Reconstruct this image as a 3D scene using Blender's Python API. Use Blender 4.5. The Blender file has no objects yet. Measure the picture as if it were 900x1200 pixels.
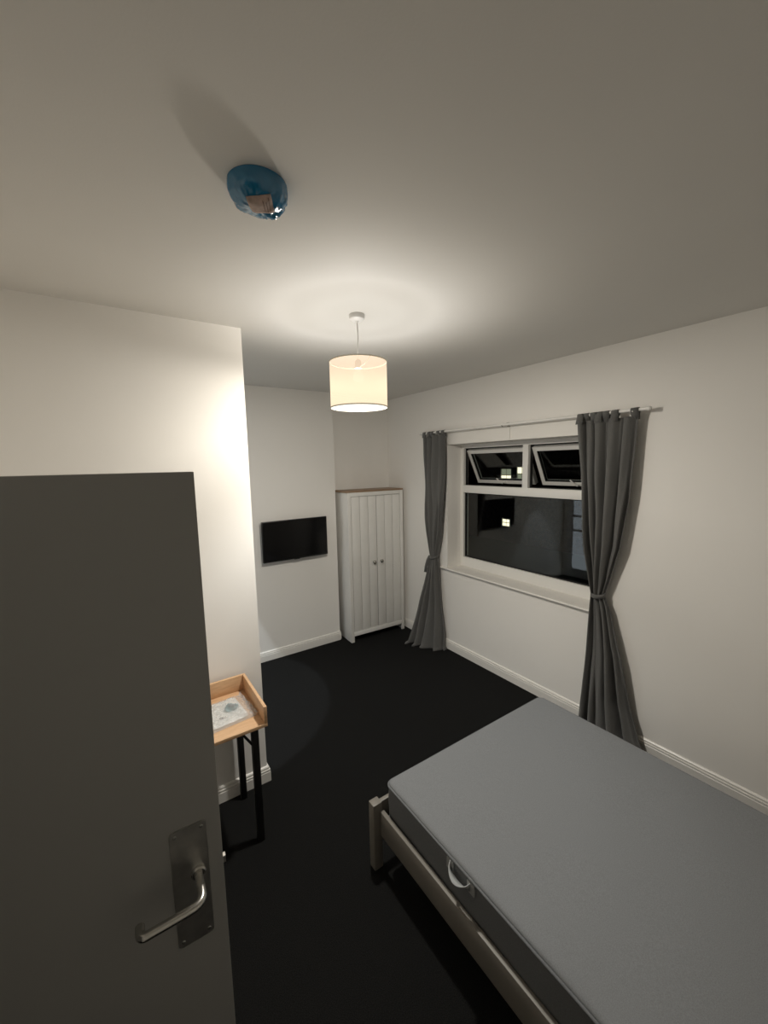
import bpy, bmesh, math, random
from mathutils import Vector, Matrix, noise

random.seed(7)
SC = bpy.context.scene
COL = SC.collection
R = math.radians

# ------------------------------------------------------------------ camera
CAM_H = 2.0
def camera_axes(yaw, pitch, roll):
    f = Vector((math.sin(yaw) * math.cos(pitch), math.cos(yaw) * math.cos(pitch), -math.sin(pitch)))
    r = Vector((math.cos(yaw), -math.sin(yaw), 0))
    u = r.cross(f)
    c, s = math.cos(roll), math.sin(roll)
    return c * r + s * u, -s * r + c * u, f
cr, cu, cf = camera_axes(R(34.0904), R(6.8594), R(-1.1522))
cam_data = bpy.data.cameras.new('camera')
cam_data.sensor_fit = 'HORIZONTAL'
cam_data.sensor_width = 36.0
cam_data.lens = 36.0 * 469.725 / 900.0
cam_data.clip_start = 0.02
cam = bpy.data.objects.new('camera', cam_data)
M = Matrix((cr, cu, -cf)).transposed().to_4x4()
M.translation = Vector((0, 0, CAM_H))
cam.matrix_world = M
COL.objects.link(cam)
SC.camera = cam

# ------------------------------------------------------------------ world, exposure
world = bpy.data.worlds.new('night_sky')
world.use_nodes = True
SC.world = world
bg = world.node_tree.nodes['Background']
bg.inputs[0].default_value = (0.10, 0.12, 0.16, 1)
bg.inputs[1].default_value = 0.012
SC.view_settings.view_transform = 'Standard'
SC.view_settings.look = 'None'
SC.view_settings.exposure = 0.0
SC.view_settings.gamma = 1.0
SC.view_settings.use_curve_mapping = False
SC.cycles.max_bounces = 10
SC.cycles.diffuse_bounces = 6
SC.cycles.transparent_max_bounces = 16
SC.cycles.sample_clamp_indirect = 6.0
SC.cycles.caustics_reflective = False
SC.cycles.caustics_refractive = False
SC.cycles.use_denoising = True

BULB_W = 144.0
BULB_COL = (1.0, 0.965, 0.91)
BULB_DIR = ((-1.0, 0.78), (-0.8, 1.02), (-0.6, 0.64), (-0.37, 0.60), (0.0, 0.29), (0.17, 0.10), (0.4, 0.185), (0.7, 0.06), (1.0, 0.023))   # (sine of elevation, share of the light)
DOWNLIGHT_W = 130.0

# ------------------------------------------------------------------ dimensions (metres)
H = 2.769          # ceiling
XW = 2.878         # window wall
YTV = 3.964        # chimney breast with the television
YD = 2.387         # wall behind the desk
XD = 0.672         # end of that wall
XT = 2.037         # right end of the breast
YB = 4.13          # alcove back wall
XL = -0.66         # wall with the entrance
YN = -1.2          # wall behind
XR = -0.25         # recess left wall
TH = 0.10

# ------------------------------------------------------------------ materials
def mat(name, color, rough=0.6, metal=0.0, spec=0.5, noise_scale=None, noise_amt=0.0, bump=0.0, bump_scale=None, bump_dist=0.002, **kw):
    m = bpy.data.materials.new(name)
    m.use_nodes = True
    nt = m.node_tree
    b = nt.nodes['Principled BSDF']
    b.inputs['Base Color'].default_value = (*color, 1)
    b.inputs['Roughness'].default_value = rough
    b.inputs['Metallic'].default_value = metal
    b.inputs['Specular IOR Level'].default_value = spec
    for k, v in kw.items():
        b.inputs[k].default_value = v
    tc = nt.nodes.new('ShaderNodeTexCoord')
    if noise_scale:
        n = nt.nodes.new('ShaderNodeTexNoise')
        n.inputs['Scale'].default_value = noise_scale
        n.inputs['Detail'].default_value = 6
        nt.links.new(tc.outputs['Object'], n.inputs['Vector'])
        rp = nt.nodes.new('ShaderNodeValToRGB')
        rp.color_ramp.elements[0].position = 0.3
        rp.color_ramp.elements[1].position = 0.7
        lo = [max(0, c * (1 - noise_amt)) for c in color]
        hi = [min(1, c * (1 + noise_amt)) for c in color]
        rp.color_ramp.elements[0].color = (*lo, 1)
        rp.color_ramp.elements[1].color = (*hi, 1)
        nt.links.new(n.outputs['Fac'], rp.inputs['Fac'])
        nt.links.new(rp.outputs['Color'], b.inputs['Base Color'])
    if bump:
        n2 = nt.nodes.new('ShaderNodeTexNoise')
        n2.inputs['Scale'].default_value = bump_scale or 60
        n2.inputs['Detail'].default_value = 4
        nt.links.new(tc.outputs['Object'], n2.inputs['Vector'])
        bp = nt.nodes.new('ShaderNodeBump')
        bp.inputs['Strength'].default_value = bump
        bp.inputs['Distance'].default_value = bump_dist
        nt.links.new(n2.outputs['Fac'], bp.inputs['Height'])
        nt.links.new(bp.outputs['Normal'], b.inputs['Normal'])
    return m

def wood_mat(name, c1, c2, rough=0.45, axis='X', scale=9):
    m = bpy.data.materials.new(name)
    m.use_nodes = True
    nt = m.node_tree
    b = nt.nodes['Principled BSDF']
    b.inputs['Roughness'].default_value = rough
    tc = nt.nodes.new('ShaderNodeTexCoord')
    mp = nt.nodes.new('ShaderNodeMapping')
    mp.inputs['Scale'].default_value = (0.12 if axis == 'X' else 1, 0.12 if axis == 'Y' else 1, 1)
    n = nt.nodes.new('ShaderNodeTexNoise')
    n.inputs['Scale'].default_value = scale * 8
    n.inputs['Detail'].default_value = 8
    n.inputs['Distortion'].default_value = 0.6
    rp = nt.nodes.new('ShaderNodeValToRGB')
    rp.color_ramp.elements[0].position = 0.35
    rp.color_ramp.elements[1].position = 0.68
    rp.color_ramp.elements[0].color = (*c1, 1)
    rp.color_ramp.elements[1].color = (*c2, 1)
    nt.links.new(tc.outputs['Object'], mp.inputs['Vector'])
    nt.links.new(mp.outputs['Vector'], n.inputs['Vector'])
    nt.links.new(n.outputs['Fac'], rp.inputs['Fac'])
    nt.links.new(rp.outputs['Color'], b.inputs['Base Color'])
    return m

M_WALL = mat('wall_paint', (0.85, 0.83, 0.795), 0.62, spec=0.3, noise_scale=1.3, noise_amt=0.012, bump=0.12, bump_scale=180)
M_CEIL = mat('ceiling_paint', (0.76, 0.745, 0.71), 0.75, spec=0.2, noise_scale=2.0, noise_amt=0.012, bump=0.1, bump_scale=160)
M_GLOSS = mat('white_gloss_trim', (0.80, 0.78, 0.74), 0.32)
M_CARPET = mat('black_carpet', (0.0145, 0.0145, 0.0142), 1.0, spec=0.05, noise_scale=260, noise_amt=0.55, bump=1.0, bump_scale=420, bump_dist=0.006)
M_DOOR = mat('dark_grey_door_paint', (0.30, 0.298, 0.285), 0.5, spec=0.35, bump=0.06, bump_scale=90)
M_DOORW = mat('white_door_paint', (0.78, 0.79, 0.80), 0.35)
M_STEEL = mat('satin_steel', (0.56, 0.55, 0.52), 0.27, metal=1.0)
M_STEELP = mat('brushed_steel_plate', (0.60, 0.59, 0.56), 0.38, metal=1.0, noise_scale=30, noise_amt=0.1)
M_SCREW = mat('screw_steel', (0.4, 0.4, 0.38), 0.3, metal=1.0)
M_UPVC = mat('white_window_plastic', (0.80, 0.79, 0.76), 0.3)
M_GASKET = mat('black_gasket', (0.012, 0.012, 0.012), 0.7)
M_CURTAIN = mat('grey_curtain_cloth', (0.112, 0.111, 0.107), 0.85, spec=0.25, noise_scale=300, noise_amt=0.16, bump=0.25, bump_scale=500, **{'Sheen Weight': 0.25})
M_ROD = mat('white_curtain_pole', (0.80, 0.79, 0.76), 0.3)
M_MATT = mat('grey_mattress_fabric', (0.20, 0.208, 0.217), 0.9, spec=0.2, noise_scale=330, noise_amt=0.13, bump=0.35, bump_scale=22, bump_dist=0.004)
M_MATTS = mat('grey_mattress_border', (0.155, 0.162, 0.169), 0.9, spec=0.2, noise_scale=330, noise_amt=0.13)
M_WEB = mat('grey_webbing', (0.36, 0.37, 0.37), 0.85)
M_BED = mat('taupe_painted_wood', (0.20, 0.184, 0.16), 0.5, noise_scale=12, noise_amt=0.05)
M_SLAT = mat('pine_slat', (0.5, 0.38, 0.24), 0.6, noise_scale=18, noise_amt=0.12)
M_WARD = mat('off_white_wardrobe', (0.80, 0.79, 0.76), 0.45, noise_scale=8, noise_amt=0.02)
M_WARDB = mat('wardrobe_groove_backing', (0.40, 0.39, 0.37), 0.6)
M_OAK = wood_mat('oak_wardrobe_top', (0.23, 0.145, 0.085), (0.34, 0.225, 0.14), axis='X')
M_PINE = wood_mat('light_oak_laminate', (0.54, 0.335, 0.185), (0.66, 0.43, 0.25), axis='X')
M_BLACKM = mat('black_metal', (0.008, 0.008, 0.008), 0.45, metal=0.0)
M_PEWTER = mat('pewter_knob', (0.42, 0.41, 0.38), 0.25, metal=1.0)
M_TVB = mat('black_tv_plastic', (0.006, 0.006, 0.006), 0.35)
M_SCREEN = mat('black_tv_screen', (0.003, 0.003, 0.0035), 0.12, spec=0.3)
M_PLASTIC = mat('white_plastic', (0.80, 0.79, 0.77), 0.35)
M_PAPER = mat('printed_label_paper', (0.40, 0.30, 0.255), 0.7, noise_scale=60, noise_amt=0.2)
M_INK = mat('brown_label_print', (0.19, 0.12, 0.10), 0.7)
M_CARD = mat('white_booklet', (0.78, 0.77, 0.74), 0.5, noise_scale=30, noise_amt=0.05)
M_TEAL = mat('teal_remote_plastic', (0.10, 0.30, 0.34), 0.3)
M_DARKT = mat('dark_teal_plastic', (0.02, 0.05, 0.06), 0.3)
M_BRICK = mat('night_brick', (0.16, 0.08, 0.055), 0.9, noise_scale=6, noise_amt=0.3)
M_SLATE = mat('night_slate', (0.05, 0.05, 0.055), 0.8)
M_GROUND = mat('night_garden', (0.03, 0.04, 0.025), 1.0, noise_scale=2, noise_amt=0.4)

def glass_mat():
    m = bpy.data.materials.new('window_glass')
    m.use_nodes = True
    nt = m.node_tree
    nt.nodes.clear()
    out = nt.nodes.new('ShaderNodeOutputMaterial')
    tr = nt.nodes.new('ShaderNodeBsdfTransparent')
    tr.inputs[0].default_value = (0.92, 0.95, 0.94, 1)
    gl = nt.nodes.new('ShaderNodeBsdfGlossy')
    gl.inputs['Roughness'].default_value = 0.01
    fr = nt.nodes.new('ShaderNodeFresnel')
    ge = nt.nodes.new('ShaderNodeNewGeometry')
    io = nt.nodes.new('ShaderNodeMapRange')      # same index on either face of the thin pane
    io.inputs['To Min'].default_value = 1.52
    io.inputs['To Max'].default_value = 1 / 1.52
    nt.links.new(ge.outputs['Backfacing'], io.inputs['Value'])
    nt.links.new(io.outputs[0], fr.inputs['IOR'])
    mx = nt.nodes.new('ShaderNodeMixShader')
    nt.links.new(fr.outputs[0], mx.inputs[0])
    nt.links.new(tr.outputs[0], mx.inputs[1])
    nt.links.new(gl.outputs[0], mx.inputs[2])
    nt.links.new(mx.outputs[0], out.inputs[0])
    return m
M_GLASS = glass_mat()

def film_mat(name, tint, gloss_rough, density):
    """thin glossy plastic film: part see-through, part coloured, with a clear sheen"""
    m = bpy.data.materials.new(name)
    m.use_nodes = True
    nt = m.node_tree
    nt.nodes.clear()
    out = nt.nodes.new('ShaderNodeOutputMaterial')
    tr = nt.nodes.new('ShaderNodeBsdfTransparent')
    tr.inputs[0].default_value = (*[min(1, c * 0.3 + 0.7) for c in tint], 1)
    pr = nt.nodes.new('ShaderNodeBsdfPrincipled')
    pr.inputs['Base Color'].default_value = (*tint, 1)
    pr.inputs['Roughness'].default_value = gloss_rough
    pr.inputs['Specular IOR Level'].default_value = 0.9
    mx = nt.nodes.new('ShaderNodeMixShader')
    mx.inputs[0].default_value = density
    nt.links.new(tr.outputs[0], mx.inputs[1])
    nt.links.new(pr.outputs[0], mx.inputs[2])
    nt.links.new(mx.outputs[0], out.inputs[0])
    return m
M_BLUEBAG = film_mat('blue_plastic_bag', (0.012, 0.17, 0.33), 0.16, 0.93)
M_CLEARBAG = film_mat('clear_plastic_bag', (0.66, 0.67, 0.67), 0.05, 0.36)

def shade_mat():
    """thin woven lampshade fabric: lets light straight through the weave, scatters a little; its lit glow is added emission"""
    m = bpy.data.materials.new('cream_glow_lampshade_fabric')
    m.use_nodes = True
    nt = m.node_tree
    nt.nodes.clear()
    out = nt.nodes.new('ShaderNodeOutputMaterial')
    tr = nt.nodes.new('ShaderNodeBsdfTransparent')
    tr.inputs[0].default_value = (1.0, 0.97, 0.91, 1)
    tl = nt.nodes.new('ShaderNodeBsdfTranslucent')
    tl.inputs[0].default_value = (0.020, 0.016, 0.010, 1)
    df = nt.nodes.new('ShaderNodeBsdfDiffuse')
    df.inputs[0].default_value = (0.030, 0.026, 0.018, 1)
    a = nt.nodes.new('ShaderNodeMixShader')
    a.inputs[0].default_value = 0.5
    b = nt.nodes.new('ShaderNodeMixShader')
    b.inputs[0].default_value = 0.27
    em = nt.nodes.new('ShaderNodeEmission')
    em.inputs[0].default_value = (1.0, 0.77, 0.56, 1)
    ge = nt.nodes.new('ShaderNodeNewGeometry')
    io = nt.nodes.new('ShaderNodeMapRange')       # lit cream glow put in as emission on the outer face only
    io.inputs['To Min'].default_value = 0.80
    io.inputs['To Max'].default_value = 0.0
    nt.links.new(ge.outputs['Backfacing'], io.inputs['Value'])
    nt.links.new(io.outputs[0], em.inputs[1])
    ad = nt.nodes.new('ShaderNodeAddShader')
    nt.links.new(tl.outputs[0], a.inputs[1])
    nt.links.new(df.outputs[0], a.inputs[2])
    nt.links.new(tr.outputs[0], b.inputs[1])
    nt.links.new(a.outputs[0], b.inputs[2])
    nt.links.new(b.outputs[0], ad.inputs[0])
    nt.links.new(em.outputs[0], ad.inputs[1])
    nt.links.new(ad.outputs[0], out.inputs[0])
    return m
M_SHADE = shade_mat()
M_TRIM = mat('cream_glow_shade_trim', (0.022, 0.019, 0.014), 0.8, **{'Emission Color': (1.0, 0.86, 0.58, 1), 'Emission Strength': 0.25})  # near-black trim, its lit cream tone put in as emission
M_SPIDER = mat('dark_lamp_fitting', (0.016, 0.014, 0.011), 0.8, spec=0.1)

def glow(name, color, strength):
    m = bpy.data.materials.new(name)
    m.use_nodes = True
    nt = m.node_tree
    nt.nodes.clear()
    out = nt.nodes.new('ShaderNodeOutputMaterial')
    e = nt.nodes.new('ShaderNodeEmission')
    e.inputs[0].default_value = (*color, 1)
    e.inputs[1].default_value = strength
    nt.links.new(e.outputs[0], out.inputs[0])
    return m

def bulb_mat():
    m = glow('lit_bulb_glass', (1, 0.92, 0.78), 0.03)
    nt = m.node_tree
    e = [n for n in nt.nodes if n.type == 'EMISSION'][0]
    out = [n for n in nt.nodes if n.type == 'OUTPUT_MATERIAL'][0]
    tr = nt.nodes.new('ShaderNodeBsdfTransparent')
    mx = nt.nodes.new('ShaderNodeAddShader')
    nt.links.new(e.outputs[0], mx.inputs[0])
    nt.links.new(tr.outputs[0], mx.inputs[1])
    nt.links.new(mx.outputs[0], out.inputs[0])
    return m
M_BULB = bulb_mat()
M_GLOWDISC = bulb_mat()
M_GLOWDISC.name = 'added_glow_disc'  # see-through glow added to whiten the open bottom of the shade
for n_ in M_GLOWDISC.node_tree.nodes:
    if n_.type == 'EMISSION':
        n_.inputs[0].default_value = (1.0, 0.96, 0.86, 1)
        n_.inputs[1].default_value = 1.3
    elif n_.type == 'BSDF_TRANSPARENT':
        n_.inputs[0].default_value = (0.93, 0.93, 0.91, 1)
M_LITWIN = glow('lit_far_window', (1.0, 0.93, 0.66), 1.6)
M_LITWIN2 = glow('dim_far_window', (0.75, 0.80, 0.55), 0.30)
M_FROST = glow('backlit_frosted_glass', (0.84, 0.93, 1.0), 1.5)
M_LENS = glow('downlight_lens', (0.85, 0.93, 1.0), 60.0)

# ------------------------------------------------------------------ mesh helpers
def box(bm, x0, x1, y0, y1, z0, z1):
    vs = [bm.verts.new(p) for p in ((x0, y0, z0), (x1, y0, z0), (x1, y1, z0), (x0, y1, z0),
                                    (x0, y0, z1), (x1, y0, z1), (x1, y1, z1), (x0, y1, z1))]
    for f in ((0, 3, 2, 1), (4, 5, 6, 7), (0, 1, 5, 4), (1, 2, 6, 5), (2, 3, 7, 6), (3, 0, 4, 7)):
        bm.faces.new([vs[i] for i in f])

def rbox(x0, x1, y0, y1, z0, z1, bev=0.003, seg=2):
    bm = bmesh.new()
    box(bm, x0, x1, y0, y1, z0, z1)
    if bev:
        bmesh.ops.bevel(bm, geom=bm.edges[:], offset=bev, segments=seg, affect='EDGES', profile=0.5)
    return bm

def lathe(bm, prof, n=32, c=(0, 0, 0), cap=False):
    """prof: list of (r, z); axis Z through c"""
    rings = []
    for r, z in prof:
        if r < 1e-6:
            rings.append([bm.verts.new((c[0], c[1], c[2] + z))])
        else:
            rings.append([bm.verts.new((c[0] + r * math.cos(2 * math.pi * i / n), c[1] + r * math.sin(2 * math.pi * i / n), c[2] + z)) for i in range(n)])
    for a, b in zip(rings, rings[1:]):
        for i in range(n):
            j = (i + 1) % n
            if len(a) == 1 and len(b) == 1:
                continue
            if len(a) == 1:
                bm.faces.new((a[0], b[j], b[i]))
            elif len(b) == 1:
                bm.faces.new((a[i], a[j], b[0]))
            else:
                bm.faces.new((a[i], a[j], b[j], b[i]))
    return bm

def tube(bm, pts, rad, n=10, closed=False, cap=True):
    pts = [Vector(p) for p in pts]
    N = len(pts)
    rings = []
    up = Vector((0, 0, 1))
    prev = None
    for i, p in enumerate(pts):
        if closed:
            t = (pts[(i + 1) % N] - pts[i - 1]).normalized()
        else:
            t = (pts[min(i + 1, N - 1)] - pts[max(i - 1, 0)]).normalized()
        ref = prev if prev is not None else (up if abs(t.z) < 0.9 else Vector((1, 0, 0)))
        a = (ref - t * ref.dot(t))
        if a.length < 1e-5:
            a = Vector((0, 1, 0)) - t * t.y
        a.normalize()
        b = t.cross(a)
        prev = a
        r = rad[i] if isinstance(rad, (list, tuple)) else rad
        rings.append([bm.verts.new(p + r * (math.cos(2 * math.pi * k / n) * a + math.sin(2 * math.pi * k / n) * b)) for k in range(n)])
    rng = range(N if closed else N - 1)
    for i in rng:
        A, B = rings[i], rings[(i + 1) % N]
        for k in range(n):
            l = (k + 1) % n
            bm.faces.new((A[k], A[l], B[l], B[k]))
    if cap and not closed:
        bm.faces.new(rings[0][::-1])
        bm.faces.new(rings[-1])
    return bm

def obj(name, bm, m, parent=None, smooth=False, loc=None):
    bmesh.ops.recalc_face_normals(bm, faces=bm.faces[:])
    me = bpy.data.meshes.new(name)
    bm.to_mesh(me)
    bm.free()
    if smooth:
        for p in me.polygons:
            p.use_smooth = True
    me.materials.append(m)
    o = bpy.data.objects.new(name, me)
    COL.objects.link(o)
    if parent:
        o.parent = parent
    if loc:
        o.location = loc
    return o

def sharp(o, ang=35):
    """smooth shading with sharp edges kept above the angle"""
    bm = bmesh.new()
    bm.from_mesh(o.data)
    for e in bm.edges:
        if len(e.link_faces) == 2 and e.calc_face_angle(0) > R(ang):
            e.smooth = False
    for f in bm.faces:
        f.smooth = True
    bm.to_mesh(o.data)
    bm.free()
    return o

def thing(name, label, cat, loc=(0, 0, 0), rz=0, group=None):
    o = bpy.data.objects.new(name, None)
    o.empty_display_size = 0.05
    COL.objects.link(o)
    o.location = loc
    o.rotation_euler = (0, 0, rz)
    return tag(o, label, cat, group)

def tag(o, label, cat, group=None):
    o['label'] = label
    o['category'] = cat
    if group:
        o['group'] = group
    return o

def struct(o, label, cat):
    o['kind'] = 'structure'
    o['label'] = label
    o['category'] = cat
    return o

def bx(name, m, parent, x0, x1, y0, y1, z0, z1, bev=0.003, seg=2):
    o = obj(name, rbox(x0, x1, y0, y1, z0, z1, bev, seg), m, parent)
    return sharp(o) if bev else o

# ------------------------------------------------------------------ room shell
XH = -1.95     # far wall of the hall outside the entrance
fl = bmesh.new()
box(fl, XH, XW + 0.3, YN - 0.1, YB + 0.1, -0.05, 0)
struct(obj('floor', fl, M_CARPET), 'plain black carpet covering the bedroom floor', 'floor')
ce = bmesh.new()
box(ce, XH, XW + 0.3, YN - 0.1, YB + 0.1, H, H + 0.1)
struct(obj('ceiling', ce, M_CEIL), 'smooth off-white painted ceiling', 'ceiling')

# window wall with its opening
WY0, WY1, WZ0, WZ1 = 1.476, 3.07, 0.875, 2.18
WT = 0.30
bm = bmesh.new()
box(bm, XW, XW + WT, YN - 0.1, WY0, 0, H)
box(bm, XW, XW + WT, WY1, YB + 0.1, 0, H)
box(bm, XW, XW + WT, WY0, WY1, 0, WZ0)
box(bm, XW, XW + WT, WY0, WY1, WZ1, H)
struct(obj('wall_right', bm, M_WALL), 'off-white wall with the window and curtains', 'wall')

bm = bmesh.new()
box(bm, XR - 0.1, XT, YTV, YB + 0.1, 0, H)
struct(obj('wall_far', bm, M_WALL), 'off-white chimney breast wall carrying the television', 'wall')
bm = bmesh.new()
box(bm, XT, XW, YB, YB + 0.1, 0, H)
struct(obj('wall_alcove', bm, M_WALL), 'off-white back wall of the alcove behind the wardrobe', 'wall')
bm = bmesh.new()
box(bm, XL - TH, XD, YD, YD + 0.12, 0, H)
struct(obj('wall_left', bm, M_WALL), 'off-white wall behind the desk and the open door', 'wall')
bm = bmesh.new()
box(bm, XR - 0.1, XR, YD + 0.12, YTV, 0, H)
struct(obj('wall_recess', bm, M_WALL), 'off-white side wall of the recess behind the desk wall', 'wall')
DY0, DY1, DZ = 0.19, 1.035, 2.03
bm = bmesh.new()
box(bm, XL - TH, XL, YN - 0.1, DY0, 0, H)
box(bm, XL - TH, XL, DY1, YD, 0, H)
box(bm, XL - TH, XL, DY0, DY1, DZ, H)
struct(obj('wall_entrance', bm, M_WALL), 'off-white wall with the entrance doorway', 'wall')
bm = bmesh.new()
box(bm, XL - TH, XW, YN - 0.1, YN, 0, H)
struct(obj('wall_near', bm, M_WALL), 'off-white wall at the head of the bed', 'wall')
bm = bmesh.new()
box(bm, XH, XH + 0.1, YN - 0.1, YD + 0.1, 0, H)
struct(obj('wall_hall', bm, M_WALL), 'off-white wall of the hall outside the entrance', 'wall')

# door lining of the entrance
bm = bmesh.new()
box(bm, XL - TH, XL + 0.0, DY0, DY0 + 0.03, 0, DZ)
box(bm, XL - TH, XL + 0.0, DY1 - 0.03, DY1, 0, DZ)
box(bm, XL - TH, XL + 0.0, DY0 + 0.03, DY1 - 0.03, DZ - 0.03, DZ)
struct(obj('trim_2', bm, M_GLOSS), 'white gloss lining of the entrance doorway', 'door lining')

# skirting boards: profile (distance from wall, height), swept with mitred corners
BB = 0.100
SK = [(0.0, 0.0), (0.018, 0.0), (0.018, 0.062), (0.0155, 0.065), (0.0165, 0.070), (0.0165, 0.078), (0.009, 0.0805), (0.0085, 0.084), (0.0125, 0.0865), (0.0115, 0.093), (0.007, 0.098), (0.003, BB), (0.0, BB)]
def skirting(name, path, label):
    """path: floor polyline along the wall face, room on the left-hand side"""
    bm = bmesh.new()
    rings = []
    n = len(path)
    for i, p in enumerate(path):
        p = Vector(p)
        dirs = []
        if i > 0:
            dirs.append((p - Vector(path[i - 1])).normalized())
        if i < n - 1:
            dirs.append((Vector(path[i + 1]) - p).normalized())
        ns = [Vector((-d.y, d.x)) for d in dirs]
        if len(ns) == 2:
            m = (ns[0] + ns[1])
            m = m / m.dot(ns[0])
        else:
            m = ns[0]
        rings.append([bm.verts.new((p.x + m.x * d, p.y + m.y * d, z)) for d, z in SK])
    for A, B in zip(rings, rings[1:]):
        for k in range(len(SK) - 1):
            bm.faces.new((A[k], B[k], B[k + 1], A[k + 1]))
    bm.faces.new(rings[0])
    bm.faces.new(rings[-1][::-1])
    return struct(obj(name, bm, M_GLOSS), label, 'skirting board')
skirting('baseboard_right', [(XW, YN), (XW, YB)], 'white moulded skirting board below the window')
skirting('baseboard_alcove', [(XW - 0.018, YB), (XT, YB), (XT, YTV + 0.0005)], 'white moulded skirting board behind the wardrobe')
skirting('baseboard_far', [(XT, YTV), (XR, YTV)], 'white moulded skirting board below the television')
skirting('baseboard_left', [(XD, YD + 0.12), (XD, YD), (XL, YD)], 'white moulded skirting board behind the desk legs')

# lintel boards above the window
t1 = struct(bpy.data.objects.new('trim_1', None), 'white boxed lintel boards above the window under the curtain pole', 'lintel board')
COL.objects.link(t1)
bx('board', M_GLOSS, t1, XW - 0.007, XW, 2.288, WY1, WZ1, 2.296, 0.0015, 1)
bx('board', M_GLOSS, t1, XW - 0.0065, XW, WY0 - 0.06, 2.2855, WZ1, 2.296, 0.0015, 1)

# ------------------------------------------------------------------ window
XF = 3.072            # room face of the frame
win = struct(bpy.data.objects.new('window_1', None), 'white plastic window with two open top vents above one large fixed pane', 'window')
COL.objects.link(win)
GY0, GY1 = 1.522, 3.030         # glazed width
MY0, MY1 = 2.243, 2.303         # mullion between the vents
TZ0, TZ1 = 1.682, 1.760         # transom
GZ0, GZ1 = 0.992, 2.142
FD = 0.07
bm = bmesh.new()
for (a, b, c, d) in ((WY0, GY0, 0.892, WZ1), (GY1, WY1, 0.892, WZ1), (GY0, GY1, 0.892, GZ0), (GY0, GY1, GZ1, WZ1)):
    box(bm, XF, XF + FD, a, b, c, d)
sharp(obj('frame', bm, M_UPVC, win))
bx('transom', M_UPVC, win, XF - 0.004, XF + FD, GY0, GY1, TZ0, TZ1, 0.006)
bx('mullion', M_UPVC, win, XF - 0.003, XF + FD, MY0, MY1, TZ1 - 0.004, GZ1 + 0.004, 0.006)
# bead and fixed pane
bm = bmesh.new()
for (a, b, c, d) in ((GY0, GY0 + 0.008, GZ0, TZ0), (GY1 - 0.008, GY1, GZ0, TZ0), (GY0, GY1, GZ0, GZ0 + 0.008), (GY0, GY1, TZ0 - 0.008, TZ0)):
    box(bm, XF + 0.022, XF + 0.05, a, b, c, d)
obj('gasket', bm, M_GASKET, win)
bm = bmesh.new()
box(bm, XF + 0.030, XF + 0.034, GY0, GY1, GZ0, TZ0)
obj('fixed_pane', bm, M_GLASS, win)
bm = bmesh.new()
for (y0, y1) in ((GY0, MY0), (MY1, GY1)):
    for (a, b, c, d) in ((y0, y0 + 0.006, TZ1, GZ1), (y1 - 0.006, y1, TZ1, GZ1), (y0, y1, TZ1, TZ1 + 0.006), (y0, y1, GZ1 - 0.006, GZ1)):
        box(bm, XF + 0.03, XF + 0.06, a, b, c, d)
obj('vent_gasket', bm, M_GASKET, win)

def vent(y0, y1, tilt):
    """top-hung vent, hinge line at the top outer edge, bottom swung outwards"""
    w, h = y1 - y0 - 0.014, GZ1 - TZ1 - 0.002
    s = bmesh.new()
    fw = 0.036
    t = 0.045
    for (a, b, c, d) in ((0, fw, -h, 0), (w - fw, w, -h, 0), (fw, w - fw, -h, -h + fw), (fw, w - fw, -fw, 0)):
        box(s, 0, t, a, b, c, d)
    o = obj('vent_sash', s, M_UPVC, win)
    o.location = (XF + 0.040, y0 + 0.007, GZ1 - 0.026)
    o.rotation_euler = (0, -R(tilt), 0)
    g = bmesh.new()
    box(g, 0.018, 0.022, fw, w - fw, -h + fw, -fw)
    obj('pane', g, M_GLASS, o)
    g = bmesh.new()
    for (a, b, c, d) in ((fw, fw + 0.005, -h + fw, -fw), (w - fw - 0.005, w - fw, -h + fw, -fw), (fw, w - fw, -h + fw, -h + fw + 0.005), (fw, w - fw, -fw - 0.005, -fw)):
        box(g, 0.004, 0.03, a, b, c, d)
    obj('gasket', g, M_GASKET, o)
    # lever handle on the bottom rail
    hb = bmesh.new()
    box(hb, -0.010, 0, w / 2 - 0.035, w / 2 + 0.035, -h + 0.008, -h + 0.034)
    tube(hb, [(-0.010, w / 2, -h + 0.02), (-0.030, w / 2, -h + 0.022), (-0.040, w / 2 + 0.02, -h + 0.045), (-0.042, w / 2 + 0.045, -h + 0.085)], [0.008, 0.009, 0.008, 0.006], 8)
    obj('window_handle', hb, M_UPVC, o)
    # friction stays
    for y in (0.004, w - 0.004):
        st = bmesh.new()
        tube(st, [(0.02, y, -0.04), (0.05, y, -0.20)], 0.004, 6)
        obj('stay', st, M_SCREW, o)
vent(MY1, GY1, 27)
vent(GY0, MY0, 27)

# window board (inner sill) with its rounded nosing
bm = bmesh.new()
prof = [(XF + 0.002, 0.892), (XF + 0.002, 0.872), (2.858, 0.872), (2.852, 0.875), (2.849, 0.882), (2.852, 0.889), (2.858, 0.892)]
def extr(bm, prof, y0, y1):
    A = [bm.verts.new((x, y0, z)) for x, z in prof]
    B = [bm.verts.new((x, y1, z)) for x, z in prof]
    n = len(prof)
    for i in range(n):
        j = (i + 1) % n
        bm.faces.new((A[i], A[j], B[j], B[i]))
    bm.faces.new(A[::-1])
    bm.faces.new(B)
extr(bm, prof, WY0 + 0.0005, WY1 - 0.0005)
horn = [(XW - 0.0005, 0.892), (XW - 0.0005, 0.872)] + prof[2:]
extr(bm, horn, WY1 - 0.0005, 3.175)
extr(bm, horn, 1.44, WY0 + 0.0005)
obj('window_sill', bm, M_GLOSS, win)

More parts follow.
